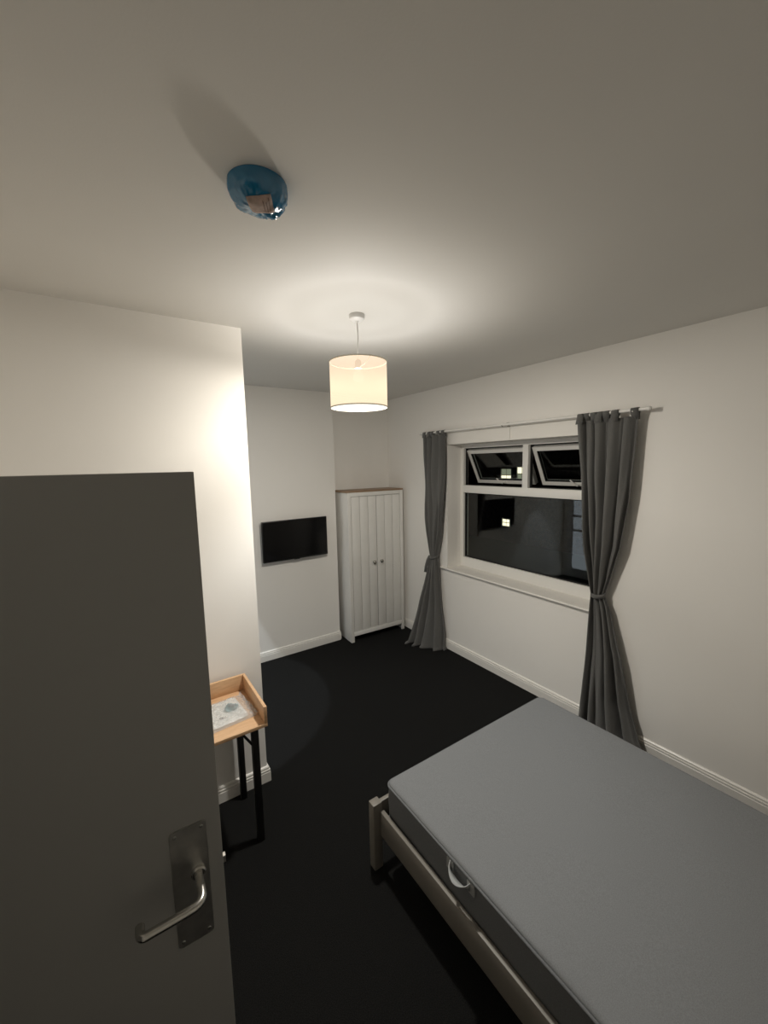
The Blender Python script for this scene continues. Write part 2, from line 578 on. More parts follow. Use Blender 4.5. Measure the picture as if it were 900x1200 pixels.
# ------------------------------------------------------------------ curtain pole
PX, PZ = 2.803, 2.310
pole = thing('curtain_pole', 'thin white curtain pole fixed above the window', 'curtain pole', (PX, 2.29, PZ))
bm = bmesh.new()
tube(bm, [(0, -1.10, 0), (0, 1.10, 0)], 0.011, 14)
sharp(obj('pole', bm, M_ROD, pole))
for s in (-1, 1):
    bm = bmesh.new()
    lathe(bm, [(0, -0.012), (0.010, -0.012), (0.013, -0.004), (0.014, 0.008), (0.011, 0.018), (0.0, 0.021)], 14)
    bmesh.ops.rotate(bm, verts=bm.verts, matrix=Matrix.Rotation(-s * math.pi / 2, 3, 'X'))
    bmesh.ops.translate(bm, verts=bm.verts, vec=(0, s * 1.105, 0))
    obj('finial', bm, M_ROD, pole, True)
for y in (-1.02, 0.02, 1.03):
    bm = bmesh.new()
    tube(bm, [(XW - PX, y, -0.0), (0.02, y, -0.004), (0.0, y, -0.0135)], 0.006, 8)
    box(bm, XW - PX - 0.006, XW - PX, y - 0.014, y + 0.014, -0.028, 0.022)
    tube(bm, [(0.0135 * math.cos(a), y, 0.0135 * math.sin(a)) for a in [R(200 + 20 * i) for i in range(9)]], 0.004, 6)
    obj('bracket', bm, M_STEEL if abs(y) < 0.1 else M_ROD, pole)

# ------------------------------------------------------------------ curtains
def lerp_keys(keys, z):
    keys = sorted(keys, key=lambda k: -k[0])
    if z >= keys[0][0]:
        return keys[0][1:]
    for a, b in zip(keys, keys[1:]):
        if z >= b[0]:
            t = (a[0] - z) / (a[0] - b[0])
            return [p + (q - p) * t for p, q in zip(a[1:], b[1:])]
    return keys[-1][1:]

def curtain(label, keys, nf, seed, tabs, tie_z, tail):
    """keys: (z, y_near, y_far, x_mid, fold depth, skew of x along the width)"""
    rnd = random.Random(seed)
    root = thing('curtain', label, 'curtain', (0, 0, 0), 0, 'grey curtains at the window')
    ph = [rnd.uniform(-0.5, 0.5) for _ in range(nf + 2)]
    wd = [rnd.uniform(0.6, 1.4) for _ in range(nf)]
    tot = sum(wd)
    ends = [0]
    for w in wd:
        ends.append(ends[-1] + w / tot)
    amp = [rnd.uniform(0.65, 1.1) for _ in range(nf)]
    NU, NZ = nf * 14, 110
    ztop = keys[0][0]
    zbot = keys[-1][0]
    def point(u, z):
        y0, y1, xm, dep, skew = lerp_keys(keys, z)
        k = 0
        while k < nf - 1 and u > ends[k + 1]:
            k += 1
        t = (u - ends[k]) / (ends[k + 1] - ends[k])
        s = math.sin(2 * math.pi * t)
        drift = 0.10 * noise.noise(Vector((u * 4 + seed, z * 1.3, 0.3)))
        fold = dep * amp[k] * (s + 0.25 * math.sin(4 * math.pi * t + 3 * z + k))
        fold += dep * 0.8 * noise.noise(Vector((u * 9, z * 2.2, seed)))
        uu = min(1, max(0, u + drift * 0.5 * math.sin(math.pi * u)))
        # the cloth doubles back on itself a little where the folds are deep
        yy = y0 + (y1 - y0) * uu + (y1 - y0) / nf * 0.18 * math.cos(2 * math.pi * t) * math.sin(math.pi * u)
        xx = xm + fold + skew * (u - 0.5)
        return Vector((min(xx, XW - 0.012), yy, z))
    bm = bmesh.new()
    grid = []
    for i in range(NZ + 1):
        z = ztop + (zbot - ztop) * i / NZ
        grid.append([bm.verts.new(point(j / NU, z)) for j in range(NU + 1)])
    for i in range(NZ):
        for j in range(NU):
            bm.faces.new((grid[i][j], grid[i][j + 1], grid[i + 1][j + 1], grid[i + 1][j]))
    o = obj('cloth', bm, M_CURTAIN, root, True)
    md = o.modifiers.new('cloth_thickness', 'SOLIDIFY')
    md.thickness = 0.003
    md.offset = 0
    # tab loops over the pole
    for u in tabs:
        p = point(u, ztop)
        path = []
        for a in range(0, 13):
            an = R(-10 + 200 * a / 12)
            path.append((PX + 0.015 * math.cos(an), PZ + 0.015 * math.sin(an)))
        path = [(p.x + 0.003, ztop - 0.02)] + path + [(p.x - 0.003, ztop - 0.02)]
        tb = bmesh.new()
        w = 0.024
        tw = (point(min(1, u + 0.02), ztop) - point(max(0, u - 0.02), ztop))
        A = [tb.verts.new((x, p.y - w, z)) for x, z in path]
        B = [tb.verts.new((x, p.y + w, z)) for x, z in path]
        for i in range(len(path) - 1):
            tb.faces.new((A[i], A[i + 1], B[i + 1], B[i]))
        to = obj('tab', tb, M_CURTAIN, root, True)
        m2 = to.modifiers.new('cloth_thickness', 'SOLIDIFY')
        m2.thickness = 0.002
    # tieback band pulled round the gathered cloth
    y0, y1, xm, dep, skew = lerp_keys(keys, tie_z)
    yc, ry = (y0 + y1) / 2, (y1 - y0) / 2 + 0.010
    tb = bmesh.new()
    n = 28
    A, B = [], []
    rx = dep * 1.15 + 0.010
    for i in range(n):
        a = 2 * math.pi * i / n
        x, y = xm + rx * math.cos(a), yc + ry * math.sin(a)
        zz = tie_z + 0.014 * math.cos(a)
        A.append(tb.verts.new((min(x, XW - 0.004), y, zz - 0.014)))
        B.append(tb.verts.new((min(x, XW - 0.004), y, zz + 0.014)))
    for i in range(n):
        j = (i + 1) % n
        tb.faces.new((A[i], A[j], B[j], B[i]))
    to = obj('tieback', tb, M_CURTAIN, root, True)
    m2 = to.modifiers.new('cloth_thickness', 'SOLIDIFY')
    m2.thickness = 0.003
    if tail:
        tb = bmesh.new()
        pts = [(xm - 0.01, y1 + 0.006, tie_z), (xm - 0.015, y1 + 0.035, tie_z - 0.05), (xm - 0.02, y1 + 0.06, tie_z - 0.13), (xm - 0.02, y1 + 0.075, tie_z - 0.20)]
        A = [tb.verts.new((x, y - 0.016, z)) for x, y, z in pts]
        B = [tb.verts.new((x - 0.012, y + 0.016, z)) for x, y, z in pts]
        for i in range(3):
            tb.faces.new((A[i], A[i + 1], B[i + 1], B[i]))
        to = obj('tie_tail', tb, M_CURTAIN, root, True)
        m2 = to.modifiers.new('cloth_thickness', 'SOLIDIFY')
        m2.thickness = 0.003
    else:
        tb = bmesh.new()
        tube(tb, [(xm, y1 + 0.004, tie_z), (XW - 0.02, y1 + 0.03, tie_z + 0.01), (XW - 0.002, y1 + 0.035, tie_z + 0.01)], 0.004, 6)
        obj('tie_hook', tb, M_GLOSS, root)
    return root

curtain('grey tab-top curtain tied back beside the wardrobe, its hem pooling on the black carpet', [
    (2.285, 3.03, 3.365, PX, 0.022, 0.0), (2.00, 3.035, 3.345, PX, 0.028, 0.0), (1.58, 3.055, 3.31, PX, 0.034, 0.0),
    (1.25, 3.105, 3.275, PX, 0.036, 0.0), (1.08, 3.15, 3.255, PX + 0.005, 0.032, 0.0), (1.00, 3.162, 3.246, PX + 0.005, 0.026, 0.0),
    (0.92, 3.155, 3.27, PX + 0.003, 0.028, -0.01), (0.70, 3.13, 3.315, PX - 0.01, 0.03, -0.03), (0.40, 3.095, 3.36, PX - 0.045, 0.034, -0.09),
    (0.15, 3.06, 3.40, PX - 0.085, 0.04, -0.15), (0.03, 3.05, 3.42, PX - 0.105, 0.045, -0.17), (0.004, 3.03, 3.44, PX - 0.12, 0.05, -0.20)],
    4, 3, [0.06, 0.28, 0.5, 0.70, 0.92], 1.005, True)
curtain('grey tab-top curtain tied back behind the bed, gathered wide on the pole', [
    (2.270, 1.238, 1.635, PX, 0.024, 0.0), (2.05, 1.248, 1.615, PX, 0.030, 0.0), (1.75, 1.262, 1.585, PX, 0.038, 0.0),
    (1.40, 1.305, 1.535, PX, 0.044, 0.0), (1.14, 1.375, 1.495, PX + 0.003, 0.036, 0.0), (1.05, 1.403, 1.482, PX + 0.005, 0.030, 0.0),
    (0.96, 1.36, 1.486, PX + 0.003, 0.032, 0.0), (0.62, 1.262, 1.495, PX, 0.036, 0.0), (0.30, 1.195, 1.51, PX - 0.01, 0.044, 0.01),
    (0.10, 1.12, 1.525, PX - 0.02, 0.05, 0.02), (0.004, 1.06, 1.53, PX - 0.03, 0.05, 0.02)],
    5, 11, [0.05, 0.36, 0.48, 0.62, 0.75, 0.86, 0.95], 1.05, False)

# ------------------------------------------------------------------ pendant lamp
LX, LY = 1.125, 1.877
lamp = thing('pendant_lamp', 'white pendant lamp with a lit cream drum shade', 'lamp', (LX, LY, H))
bm = bmesh.new()
lathe(bm, [(0, 0), (0.040, 0), (0.041, -0.010), (0.038, -0.022), (0.030, -0.028), (0.010, -0.031), (0.006, -0.040), (0, -0.040)], 32)
sharp(obj('ceiling_rose', bm, M_PLASTIC, lamp))
ST, SB, SR = 2.535 - H, 2.296 - H, 0.150
bm = bmesh.new()
cord = [(0.0, 0.0, -0.036), (0.002, 0, -0.07), (0.004, 0.001, -0.11), (0.001, 0, -0.15), (0.0, 0, -0.19), (0, 0, -0.235)]
tube(bm, cord, 0.0035, 8)
obj('cord', bm, M_PLASTIC, lamp, True)
bm = bmesh.new()
lathe(bm, [(0, -0.222), (0.007, -0.222), (0.014, -0.228), (0.017, -0.236), (0.017, -0.262), (0.021, -0.263), (0.021, -0.268), (0.0, -0.268)], 20)
sharp(obj('lamp_holder', bm, M_SPIDER, lamp))
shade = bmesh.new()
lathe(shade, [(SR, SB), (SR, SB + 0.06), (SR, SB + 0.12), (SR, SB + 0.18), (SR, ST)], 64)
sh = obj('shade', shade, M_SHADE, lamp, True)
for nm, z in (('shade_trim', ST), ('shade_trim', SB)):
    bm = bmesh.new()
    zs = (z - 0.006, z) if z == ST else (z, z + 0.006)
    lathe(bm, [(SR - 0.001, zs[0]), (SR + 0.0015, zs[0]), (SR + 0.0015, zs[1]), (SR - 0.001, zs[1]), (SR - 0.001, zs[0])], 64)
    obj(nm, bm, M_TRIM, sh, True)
bm = bmesh.new()
for k in range(3):
    a = 2 * math.pi * k / 3 + 0.4
    tube(bm, [(0.02 * math.cos(a), 0.02 * math.sin(a), -0.265), (0.09 * math.cos(a), 0.09 * math.sin(a), -0.262), ((SR - 0.001) * math.cos(a), (SR - 0.001) * math.sin(a), ST - 0.006)], 0.0012, 6)
obj('spider_ring', bm, M_SPIDER, lamp)
bm = bmesh.new()
lathe(bm, [(0.012, -0.268), (0.014, -0.278), (0.024, -0.292), (0.030, -0.308), (0.028, -0.324), (0.018, -0.336), (0, -0.340)], 24)
obj('bulb', bm, M_BULB, lamp, True)
bm = bmesh.new()
lathe(bm, [(0, SB + 0.004), (0.05, SB + 0.004), (0.10, SB + 0.004), (SR - 0.002, SB + 0.004)], 48)
obj('glow_disc', bm, M_GLOWDISC, lamp)  # glowing disc added so the shade's bottom opening looks bright
pl = bpy.data.lights.new('bulb_light', 'POINT')
pl.energy = BULB_W
pl.color = BULB_COL
pl.shadow_soft_size = 0.05
# LED bulb hanging base-up: most light goes down and sideways, little up past its base
pl.use_nodes = True
lnt = pl.node_tree
lem = [n for n in lnt.nodes if n.type == 'EMISSION'][0]
ltc = lnt.nodes.new('ShaderNodeTexCoord')
lsx = lnt.nodes.new('ShaderNodeSeparateXYZ')
lma = lnt.nodes.new('ShaderNodeMath')
lma.operation = 'MULTIPLY_ADD'
lma.inputs[1].default_value = 0.5
lma.inputs[2].default_value = 0.5
lrp = lnt.nodes.new('ShaderNodeValToRGB')
els = lrp.color_ramp.elements
while len(els) < len(BULB_DIR):
    els.new(0.5)
for el, (sn, v) in zip(els, BULB_DIR):
    el.position = (sn + 1) / 2
    el.color = (v, v, v, 1)
lnt.links.new(ltc.outputs['Normal'], lsx.inputs[0])
lnt.links.new(lsx.outputs['Z'], lma.inputs[0])
lnt.links.new(lma.outputs[0], lrp.inputs['Fac'])
lnt.links.new(lrp.outputs[0], lem.inputs['Strength'])
po = bpy.data.objects.new('bulb_light', pl)
COL.objects.link(po)
po.parent = lamp
po.location = (0, 0, 2.466 - H)

# ceiling downlight in the recess behind the desk wall (its cone shows on the breast wall)
DLX, DLY = 0.52, 3.40
dl = thing('ceiling_downlight', 'small round white downlight in the recess ceiling', 'downlight', (DLX, DLY, H))
bm = bmesh.new()
lathe(bm, [(0.030, -0.001), (0.044, -0.001), (0.045, -0.004), (0.042, -0.008), (0.032, -0.006), (0.030, -0.001)], 28)
sharp(obj('bezel', bm, M_PLASTIC, dl))
bm = bmesh.new()
lathe(bm, [(0, -0.002), (0.030, -0.002)], 28)
obj('lens', bm, M_LENS, dl)
sp = bpy.data.lights.new('downlight_beam', 'SPOT')
sp.energy = DOWNLIGHT_W
sp.color = (0.86, 0.94, 1.0)
sp.spot_size = R(40)
sp.spot_blend = 0.08
sp.shadow_soft_size = 0.02
so = bpy.data.objects.new('downlight_beam', sp)
COL.objects.link(so)
so.parent = dl
so.location = (0, 0, -0.012)

# ------------------------------------------------------------------ bed frame
bed = thing('bed_frame', 'taupe painted wooden bed frame with low square posts under the grey mattress', 'bed frame', (0.942, 1.520, 0), R(0.4))
BL, BW = 1.97, 1.316
def post(x, y):
    bx('post', M_BED, bed, x - 0.025, x + 0.025, y - 0.023, y + 0.023, 0, 0.354, 0.004)
for x in (0, BW):
    for y in (0, -BL):
        post(x, y)
bx('side_rail', M_BED, bed, 0.013, 0.035, -BL + 0.0235, -0.0235, 0.178, 0.308, 0.003)
bx('side_rail', M_BED, bed, BW - 0.035, BW - 0.013, -BL + 0.0235, -0.0235, 0.178, 0.308, 0.003)
bx('end_rail', M_BED, bed, 0.0255, BW - 0.0255, -0.006, 0.016, 0.20, 0.340, 0.003)
bx('end_rail', M_BED, bed, 0.0255, BW - 0.0255, -BL - 0.016, -BL + 0.006, 0.20, 0.340, 0.003)
for i in range(12):
    y = -0.12 - i * 0.157
    bx('slat', M_SLAT, bed, 0.0355, BW - 0.0355, y - 0.035, y + 0.035, 0.242, 0.258, 0)

# ------------------------------------------------------------------ mattress
MX0, MX1, MY_0, MY_1 = 0.986, 2.226, -0.405, 1.492
MZ0, MZ1 = 0.258, 0.466
mcx, mcy = (MX0 + MX1) / 2, (MY_0 + MY_1) / 2
mattress = thing('mattress', 'bare grey fabric mattress with a side handle on the bed', 'mattress', (mcx, mcy, MZ0))
hw, hl, mh = (MX1 - MX0) / 2, (MY_1 - MY_0) / 2, MZ1 - MZ0
def outline(inset, rc=0.036, nside=(24, 36), nc=8):
    """rounded rectangle, counter-clockwise"""
    a, b = hw - inset, hl - inset
    rc = max(0.01, rc - inset * 0.6)
    pts = []
    cs = [(a - rc, b - rc, 0), (-a + rc, b - rc, 90), (-a + rc, -b + rc, 180), (a - rc, -b + rc, 270)]
    for q, (cx, cy, a0) in enumerate(cs):
        for k in range(nc + 1):
            an = R(a0 + 90 * k / nc)
            pts.append((cx + rc * math.cos(an), cy + rc * math.sin(an)))
        nx, ny, _ = cs[(q + 1) % 4]
        # straight run to the next corner
        an = R(a0 + 90)
        p0 = Vector((cx + rc * math.cos(an), cy + rc * math.sin(an)))
        p1 = Vector((nx + rc * math.cos(an), ny + rc * math.sin(an)))
        ns = nside[0] if q % 2 == 0 else nside[1]
        for k in range(1, ns):
            pts.append(tuple(p0.lerp(p1, k / ns)))
    return pts
def loops(bm, levels, wob=0.0):
    rings = []
    for inset, z in levels:
        ring = []
        for (x, y) in outline(inset):
            n1 = noise.noise(Vector((x * 5, y * 5, z * 9)))
            n2 = noise.noise(Vector((x * 14, y * 14, 4.0)))
            d = wob * (n1 + 0.5 * n2)
            l = math.hypot(x, y)
            ring.append(bm.verts.new((x + d * x / l, y + d * y / l, z + (0.5 * d if z > 0.15 else 0))))
        rings.append(ring)
    for A, B in zip(rings, rings[1:]):
        n = len(A)
        for i in range(n):
            j = (i + 1) % n
            bm.faces.new((A[i], A[j], B[j], B[i]))
    return rings
# border (the sides)
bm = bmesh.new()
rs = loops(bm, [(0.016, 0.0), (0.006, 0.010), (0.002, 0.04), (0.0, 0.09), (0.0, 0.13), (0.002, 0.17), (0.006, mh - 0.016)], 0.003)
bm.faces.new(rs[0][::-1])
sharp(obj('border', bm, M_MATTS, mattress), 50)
# top panel: gently crowned with small puckers near the foot corners
bm = bmesh.new()
lev = [(0.004, mh - 0.018), (0.003, mh - 0.012), (0.006, mh - 0.006), (0.014, mh - 0.001), (0.026, mh + 0.001)]
rs = loops(bm, lev, 0.0025)
ring = rs[-1]
inner = []
NX, NY = 60, 96
g = []
grid_b = bmesh.new()
fill = bmesh.ops.triangle_fill(bm, use_beauty=True, use_dissolve=False, edges=[e for e in bm.edges if e.is_boundary and all(v in set(ring) for v in e.verts)])
tris = [f for f in bm.faces if all(v in set(ring) for v in f.verts)]
grid_b.free()
bmesh.ops.delete(bm, geom=tris, context='FACES')
# concentric loops inwards to the middle line
prev = ring
for k in range(1, 22):
    ins = 0.026 + k * 0.0265
    pts = outline(min(ins, hw - 0.012))
    cur = []
    for (x, y) in pts:
        cor = math.exp(-(((x + hw) / 0.28) ** 2 + ((y - hl) / 0.28) ** 2))
        z = mh + 0.001 + 0.0035 * noise.noise(Vector((x * 3, y * 3, 1))) + cor * 0.006 * noise.noise(Vector((x * 26 + y * 14, y * 18, 2)))
        cur.append(bm.verts.new((x, y, z)))
    n = len(cur)
    for i in range(n):
        j = (i + 1) % n
        bm.faces.new((prev[i], prev[j], cur[j], cur[i]))
    prev = cur
bmesh.ops.remove_doubles(bm, verts=bm.verts, dist=0.0002)
ed = [e for e in bm.edges if e.is_boundary and all(abs(v.co.x) < hw * 0.3 and abs(v.co.y) < hl - 0.3 for v in e.verts)]
bmesh.ops.holes_fill(bm, edges=ed, sides=0)
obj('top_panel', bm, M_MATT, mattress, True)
for z, ins in ((mh - 0.017, 0.001), (0.012, 0.003)):
    bm = bmesh.new()
    tube(bm, [(x, y, z + 0.0012 * noise.noise(Vector((x * 6, y * 6, z)))) for x, y in outline(ins)], 0.0055, 8, closed=True)
    obj('piping', bm, M_MATTS, mattress, True)
# webbing handle on the side
def strip(bm, pts, wvec, th=0.003):
    A = [bm.verts.new(Vector(p) - Vector(w)) for p, w in zip(pts, wvec)]
    B = [bm.verts.new(Vector(p) + Vector(w)) for p, w in zip(pts, wvec)]
    for i in range(len(pts) - 1):
        bm.faces.new((A[i], A[i + 1], B[i + 1], B[i]))
bm = bmesh.new()
y0h, y1h = 1.035 - mcy, 0.925 - mcy
P, W = [], []
for i in range(21):
    t = i / 20
    out = math.sin(math.pi * t) ** 0.6
    P.append((-hw - 0.004 - 0.024 * out, y0h + (y1h - y0h) * t, 0.168 - 0.018 * out))
    W.append((-0.014 * out - 0.001, 0, 0.016 - 0.010 * out))
strip(bm, P, W)
ho = obj('handle', bm, M_WEB, mattress, True)
md = ho.modifiers.new('webbing_thickness', 'SOLIDIFY')
md.thickness = 0.003
for y in (y0h, y1h):
    bm = bmesh.new()
    box(bm, -hw - 0.005, -hw + 0.002, y - 0.018, y + 0.018, 0.140, 0.186)
    obj('handle_patch', bm, M_WEB, mattress)

# ------------------------------------------------------------------ wardrobe
WW, WD, WH = 0.722, 0.305, 1.712
wr = thing('wardrobe', 'off-white two-door wardrobe with grooved plank doors and an oak top', 'wardrobe', (2.090, 3.806, 0), R(-2.4))
tw = 0.018
bx('side_panel', M_WARD, wr, 0, 0.022, 0.0, WD, 0.0, WH - 0.018, 0.002)
bx('side_panel', M_WARD, wr, WW - 0.022, WW, 0.0, WD, 0.0, WH - 0.018, 0.002)
bx('back_panel', M_WARD, wr, 0.022, WW - 0.022, WD - 0.008, WD, 0.07, WH - 0.018, 0)
bx('bottom_panel', M_WARD, wr, 0.022, WW - 0.022, 0.022, WD - 0.008, 0.075, 0.093, 0)
bx('top_board', M_OAK, wr, -0.010, WW + 0.010, -0.012, WD + 0.004, WH - 0.018, WH, 0.002)
SW = 0.040
bx('stile', M_WARD, wr, 0.0, SW, -0.0195, -0.0005, 0.0, WH - 0.0185, 0.002)
bx('stile', M_WARD, wr, WW - SW, WW, -0.0195, -0.0005, 0.0, WH - 0.0185, 0.002)
bx('top_rail', M_WARD, wr, SW, WW - SW, -0.0195, -0.0005, WH - 0.062, WH - 0.0185, 0.002)
bx('plinth_rail', M_WARD, wr, SW, WW - SW, -0.0195, -0.0005, 0.070, 0.118, 0.002)
dz0, dz1 = 0.121, WH - 0.065
dw = (WW - 2 * SW - 0.009) / 2
for k in (0, 1):
    x0 = SW + 0.003 + k * (dw + 0.003)
    d = bx('door', M_WARDB, wr, x0, x0 + dw, -0.009, 0.004, dz0, dz1, 0)
    pw = dw / 3
    for j in range(3):
        bx('plank', M_WARD, d, x0 + j * pw + 0.0022, x0 + (j + 1) * pw - 0.0022, -0.0165, -0.0091, dz0, dz1, 0.0022)
    kx = x0 + dw - 0.046 if k == 0 else x0 + 0.046
    bm = bmesh.new()
    lathe(bm, [(0, 0), (0.013, 0), (0.013, 0.003), (0.008, 0.006), (0.008, 0.014), (0.017, 0.020), (0.021, 0.028), (0.018, 0.035), (0.009, 0.039), (0, 0.040)], 20)
    bmesh.ops.rotate(bm, verts=bm.verts, matrix=Matrix.Rotation(math.pi / 2, 3, 'X'))
    bmesh.ops.translate(bm, verts=bm.verts, vec=(kx, -0.0166, 0.892))
    obj('knob', bm, M_PEWTER, d, True)

# ------------------------------------------------------------------ television
tv = thing('television', 'black flat-screen television mounted on the chimney breast', 'television', (1.532, YTV, 1.247), 0)
TW, THh = 0.705, 0.413
ty = -0.075
bx('body', M_TVB, tv, -TW / 2, TW / 2, ty, ty + 0.020, -THh / 2, THh / 2, 0.004)
bx('back_cover', M_TVB, tv, -TW / 2 + 0.06, TW / 2 - 0.06, ty + 0.020, ty + 0.048, -THh / 2 + 0.02, THh / 2 - 0.09, 0.008)
bm = bmesh.new()
box(bm, -TW / 2 + 0.008, TW / 2 - 0.008, ty - 0.0012, ty - 0.0002, -THh / 2 + 0.016, THh / 2 - 0.008)
obj('screen', bm, M_SCREEN, tv)
bx('logo_strip', M_TVB, tv, -0.03, 0.03, ty - 0.002, ty + 0.003, -THh / 2 - 0.005, -THh / 2 + 0.003, 0.001)
bx('wall_bracket', M_BLACKM, tv, -0.10, 0.10, ty + 0.048, -0.0005, -0.09, 0.07, 0.002)

# ------------------------------------------------------------------ desk
DZT = 0.680
DRX, DFY, DBY = 0.566, 1.950, 2.362
DLXX = -0.30
desk = thing('desk', 'small light oak desk with raised back and side edges on black metal legs', 'desk', ((DRX + DLXX) / 2, (DFY + DBY) / 2, 0))
ox, oy = (DRX + DLXX) / 2, (DFY + DBY) / 2
def dk(name, m, x0, x1, y0, y1, z0, z1, bev=0.0015):
    return bx(name, m, desk, x0 - ox, x1 - ox, y0 - oy, y1 - oy, z0, z1, bev)
UT = 0.016
dk('desk_top', M_PINE, DLXX, DRX, DFY, DBY, DZT - 0.018, DZT)
dk('back_edge', M_PINE, DLXX + UT, DRX - UT, DBY - UT, DBY, DZT + 0.0002, DZT + 0.092)
dk('side_edge', M_PINE, DRX - UT, DRX, DFY, DBY, DZT + 0.0002, DZT + 0.092)
dk('side_edge', M_PINE, DLXX, DLXX + UT, DFY, DBY, DZT + 0.0002, DZT + 0.092)
for sx in (0.492, -0.22):
    for sy in (1.982, 2.318):
        dk('leg', M_BLACKM, sx, sx + 0.034, sy, sy + 0.034, 0, DZT - 0.0185, 0.003)
    bm = bmesh.new()
    dirx = -1 if sx > 0 else 1
    tube(bm, [(sx + 0.017 - ox, 2.0 - oy, 0.535), (sx + 0.017 + dirx * 0.075 - ox, 2.0 - oy, DZT - 0.020)], 0.0065, 8)
    obj('brace', bm, M_BLACKM, desk)

# ------------------------------------------------------------------ plastic bag with booklet on the desk
pk = thing('plastic_packet', 'clear plastic packet holding a white booklet and teal part on the oak desk', 'packet', (0.40, 2.16, DZT), R(6))
def rrect(w, h, r, n=6):
    pts = []
    for cx, cy, a0 in ((w - r, h - r, 0), (-w + r, h - r, 90), (-w + r, -h + r, 180), (w - r, -h + r, 270)):
        for k in range(n + 1):
            a = R(a0 + 90 * k / n)
            pts.append((cx + r * math.cos(a), cy + r * math.sin(a)))
    return pts
def slab(pts, z0, z1):
    bm = bmesh.new()
    A = [bm.verts.new((x, y, z0)) for x, y in pts]
    B = [bm.verts.new((x, y, z1)) for x, y in pts]
    n = len(pts)
    for i in range(n):
        bm.faces.new((A[i], A[(i + 1) % n], B[(i + 1) % n], B[i]))
    bm.faces.new(A[::-1])
    bm.faces.new(B)
    return bm
obj('booklet', slab(rrect(0.092, 0.112, 0.02), 0.001, 0.010), M_CARD, pk)
bm = bmesh.new()
pts = []
for i in range(70):
    a = i * 0.42
    r = 0.020 + 0.006 * math.sin(i * 0.9)
    pts.append((0.040 + 1.35 * r * math.cos(a), 0.004 + r * math.sin(a), 0.014 + 0.00022 * i + 0.002 * math.sin(i * 1.7)))
tube(bm, pts, 0.0032, 6)
obj('cable', bm, M_TEAL, pk, True)
bm = slab(rrect(0.015, 0.013, 0.006), 0.0135, 0.030)
bmesh.ops.translate(bm, verts=bm.verts, vec=(0.036, 0.012, 0))
obj('plug', bm, M_DARKT, pk)
bm = slab(rrect(0.009, 0.006, 0.003), 0.0105, 0.013)
bmesh.ops.translate(bm, verts=bm.verts, vec=(-0.030, -0.045, 0))
obj('red_tag', bm, M_INK, pk)
bm = bmesh.new()
N = 64
g = []
for i in range(N + 1):
    row = []
    for j in range(N + 1):
        u, v = i / N * 2 - 1, j / N * 2 - 1
        x, y = u * 0.122, v * 0.128
        x += 0.016 * max(0, u) ** 3 * (1 + noise.noise(Vector((v * 4, 0, 1))))
        e = max(abs(u), abs(v))
        z = 0.020 * (1 - e ** 5) + 0.024 * math.exp(-((x - 0.045) ** 2 + y * y) / 0.0018)
        z += (0.016 * noise.noise(Vector((x * 22 + y * 12, y * 15, 3))) + 0.018 * abs(noise.noise(Vector((x * 36 + y * 26, y * 30 - x * 18, 8))))) * (0.9 - 0.85 * e ** 6)
        z = max(0.0015 + 0.0004 * ((i * 7 + j * 3) % 3), z + 0.002)
        if abs(x) < 0.097 and abs(y) < 0.117:
            z = max(z, 0.0135)
        if u > 0.93:
            z += 0.014 * (1 + noise.noise(Vector((v * 3, 1, 1))))
        row.append(bm.verts.new((x, y, z)))
    g.append(row)
for i in range(N):
    for j in range(N):
        bm.faces.new((g[i][j], g[i + 1][j], g[i + 1][j + 1], g[i][j + 1]))
obj('clear_bag', bm, M_CLEARBAG, pk, True)

# ------------------------------------------------------------------ smoke alarm wrapped in a blue bag
al = thing('smoke_alarm', 'smoke alarm on the ceiling wrapped in a shiny blue plastic bag', 'smoke alarm', (0.402, 1.184, H))
bm = bmesh.new()
lathe(bm, [(0, 0), (0.055, 0), (0.055, -0.012), (0.050, -0.032), (0.034, -0.042), (0, -0.044)], 32)
sharp(obj('alarm_body', bm, M_PLASTIC, al))
bm = bmesh.new()
NR, NA = 26, 96
BR, BD = 0.080, 0.064
def dome(a, t):
    """bag surface: t runs from the ceiling (0) to the lowest point (1)"""
    q = t * math.pi / 2
    r = BR * math.cos(q) ** 0.8
    z = -BD * math.sin(q) ** 0.85
    ca, sa = math.cos(a), math.sin(a)
    k = min(1, t * 5) * (1 - t ** 6)
    w = 0.0045 * noise.noise(Vector((ca * 2.6, sa * 2.6, t * 3))) + 0.0035 * abs(noise.noise(Vector((ca * 7, sa * 7, t * 5 + 3))))
    # loose gathered end of the bag on one side
    d = math.atan2(math.sin(a - R(18)), math.cos(a - R(18)))
    lob = math.exp(-(d / 0.5) ** 2) * math.sin(min(1, t / 0.9) * math.pi)
    w += lob * (0.008 + 0.010 * noise.noise(Vector((a * 7, t * 9, 0))) + 0.004 * noise.noise(Vector((a * 19, t * 22, 5))))
    n = Vector((ca * math.cos(q), sa * math.cos(q), -math.sin(q)))
    p = Vector((r * ca, r * sa, z)) + n * w * k
    p.z = min(p.z, -0.0012)
    return p
rings = []
for i in range(NR + 1):
    rings.append([bm.verts.new(dome(2 * math.pi * k / NA, i / NR)) for k in range(NA)])
for A, B in zip(rings, rings[1:]):
    for k in range(NA):
        l = (k + 1) % NA
        bm.faces.new((A[k], A[l], B[l], B[k]))
bmesh.ops.remove_doubles(bm, verts=bm.verts, dist=0.0003)
obj('blue_bag', bm, M_BLUEBAG, al, True)
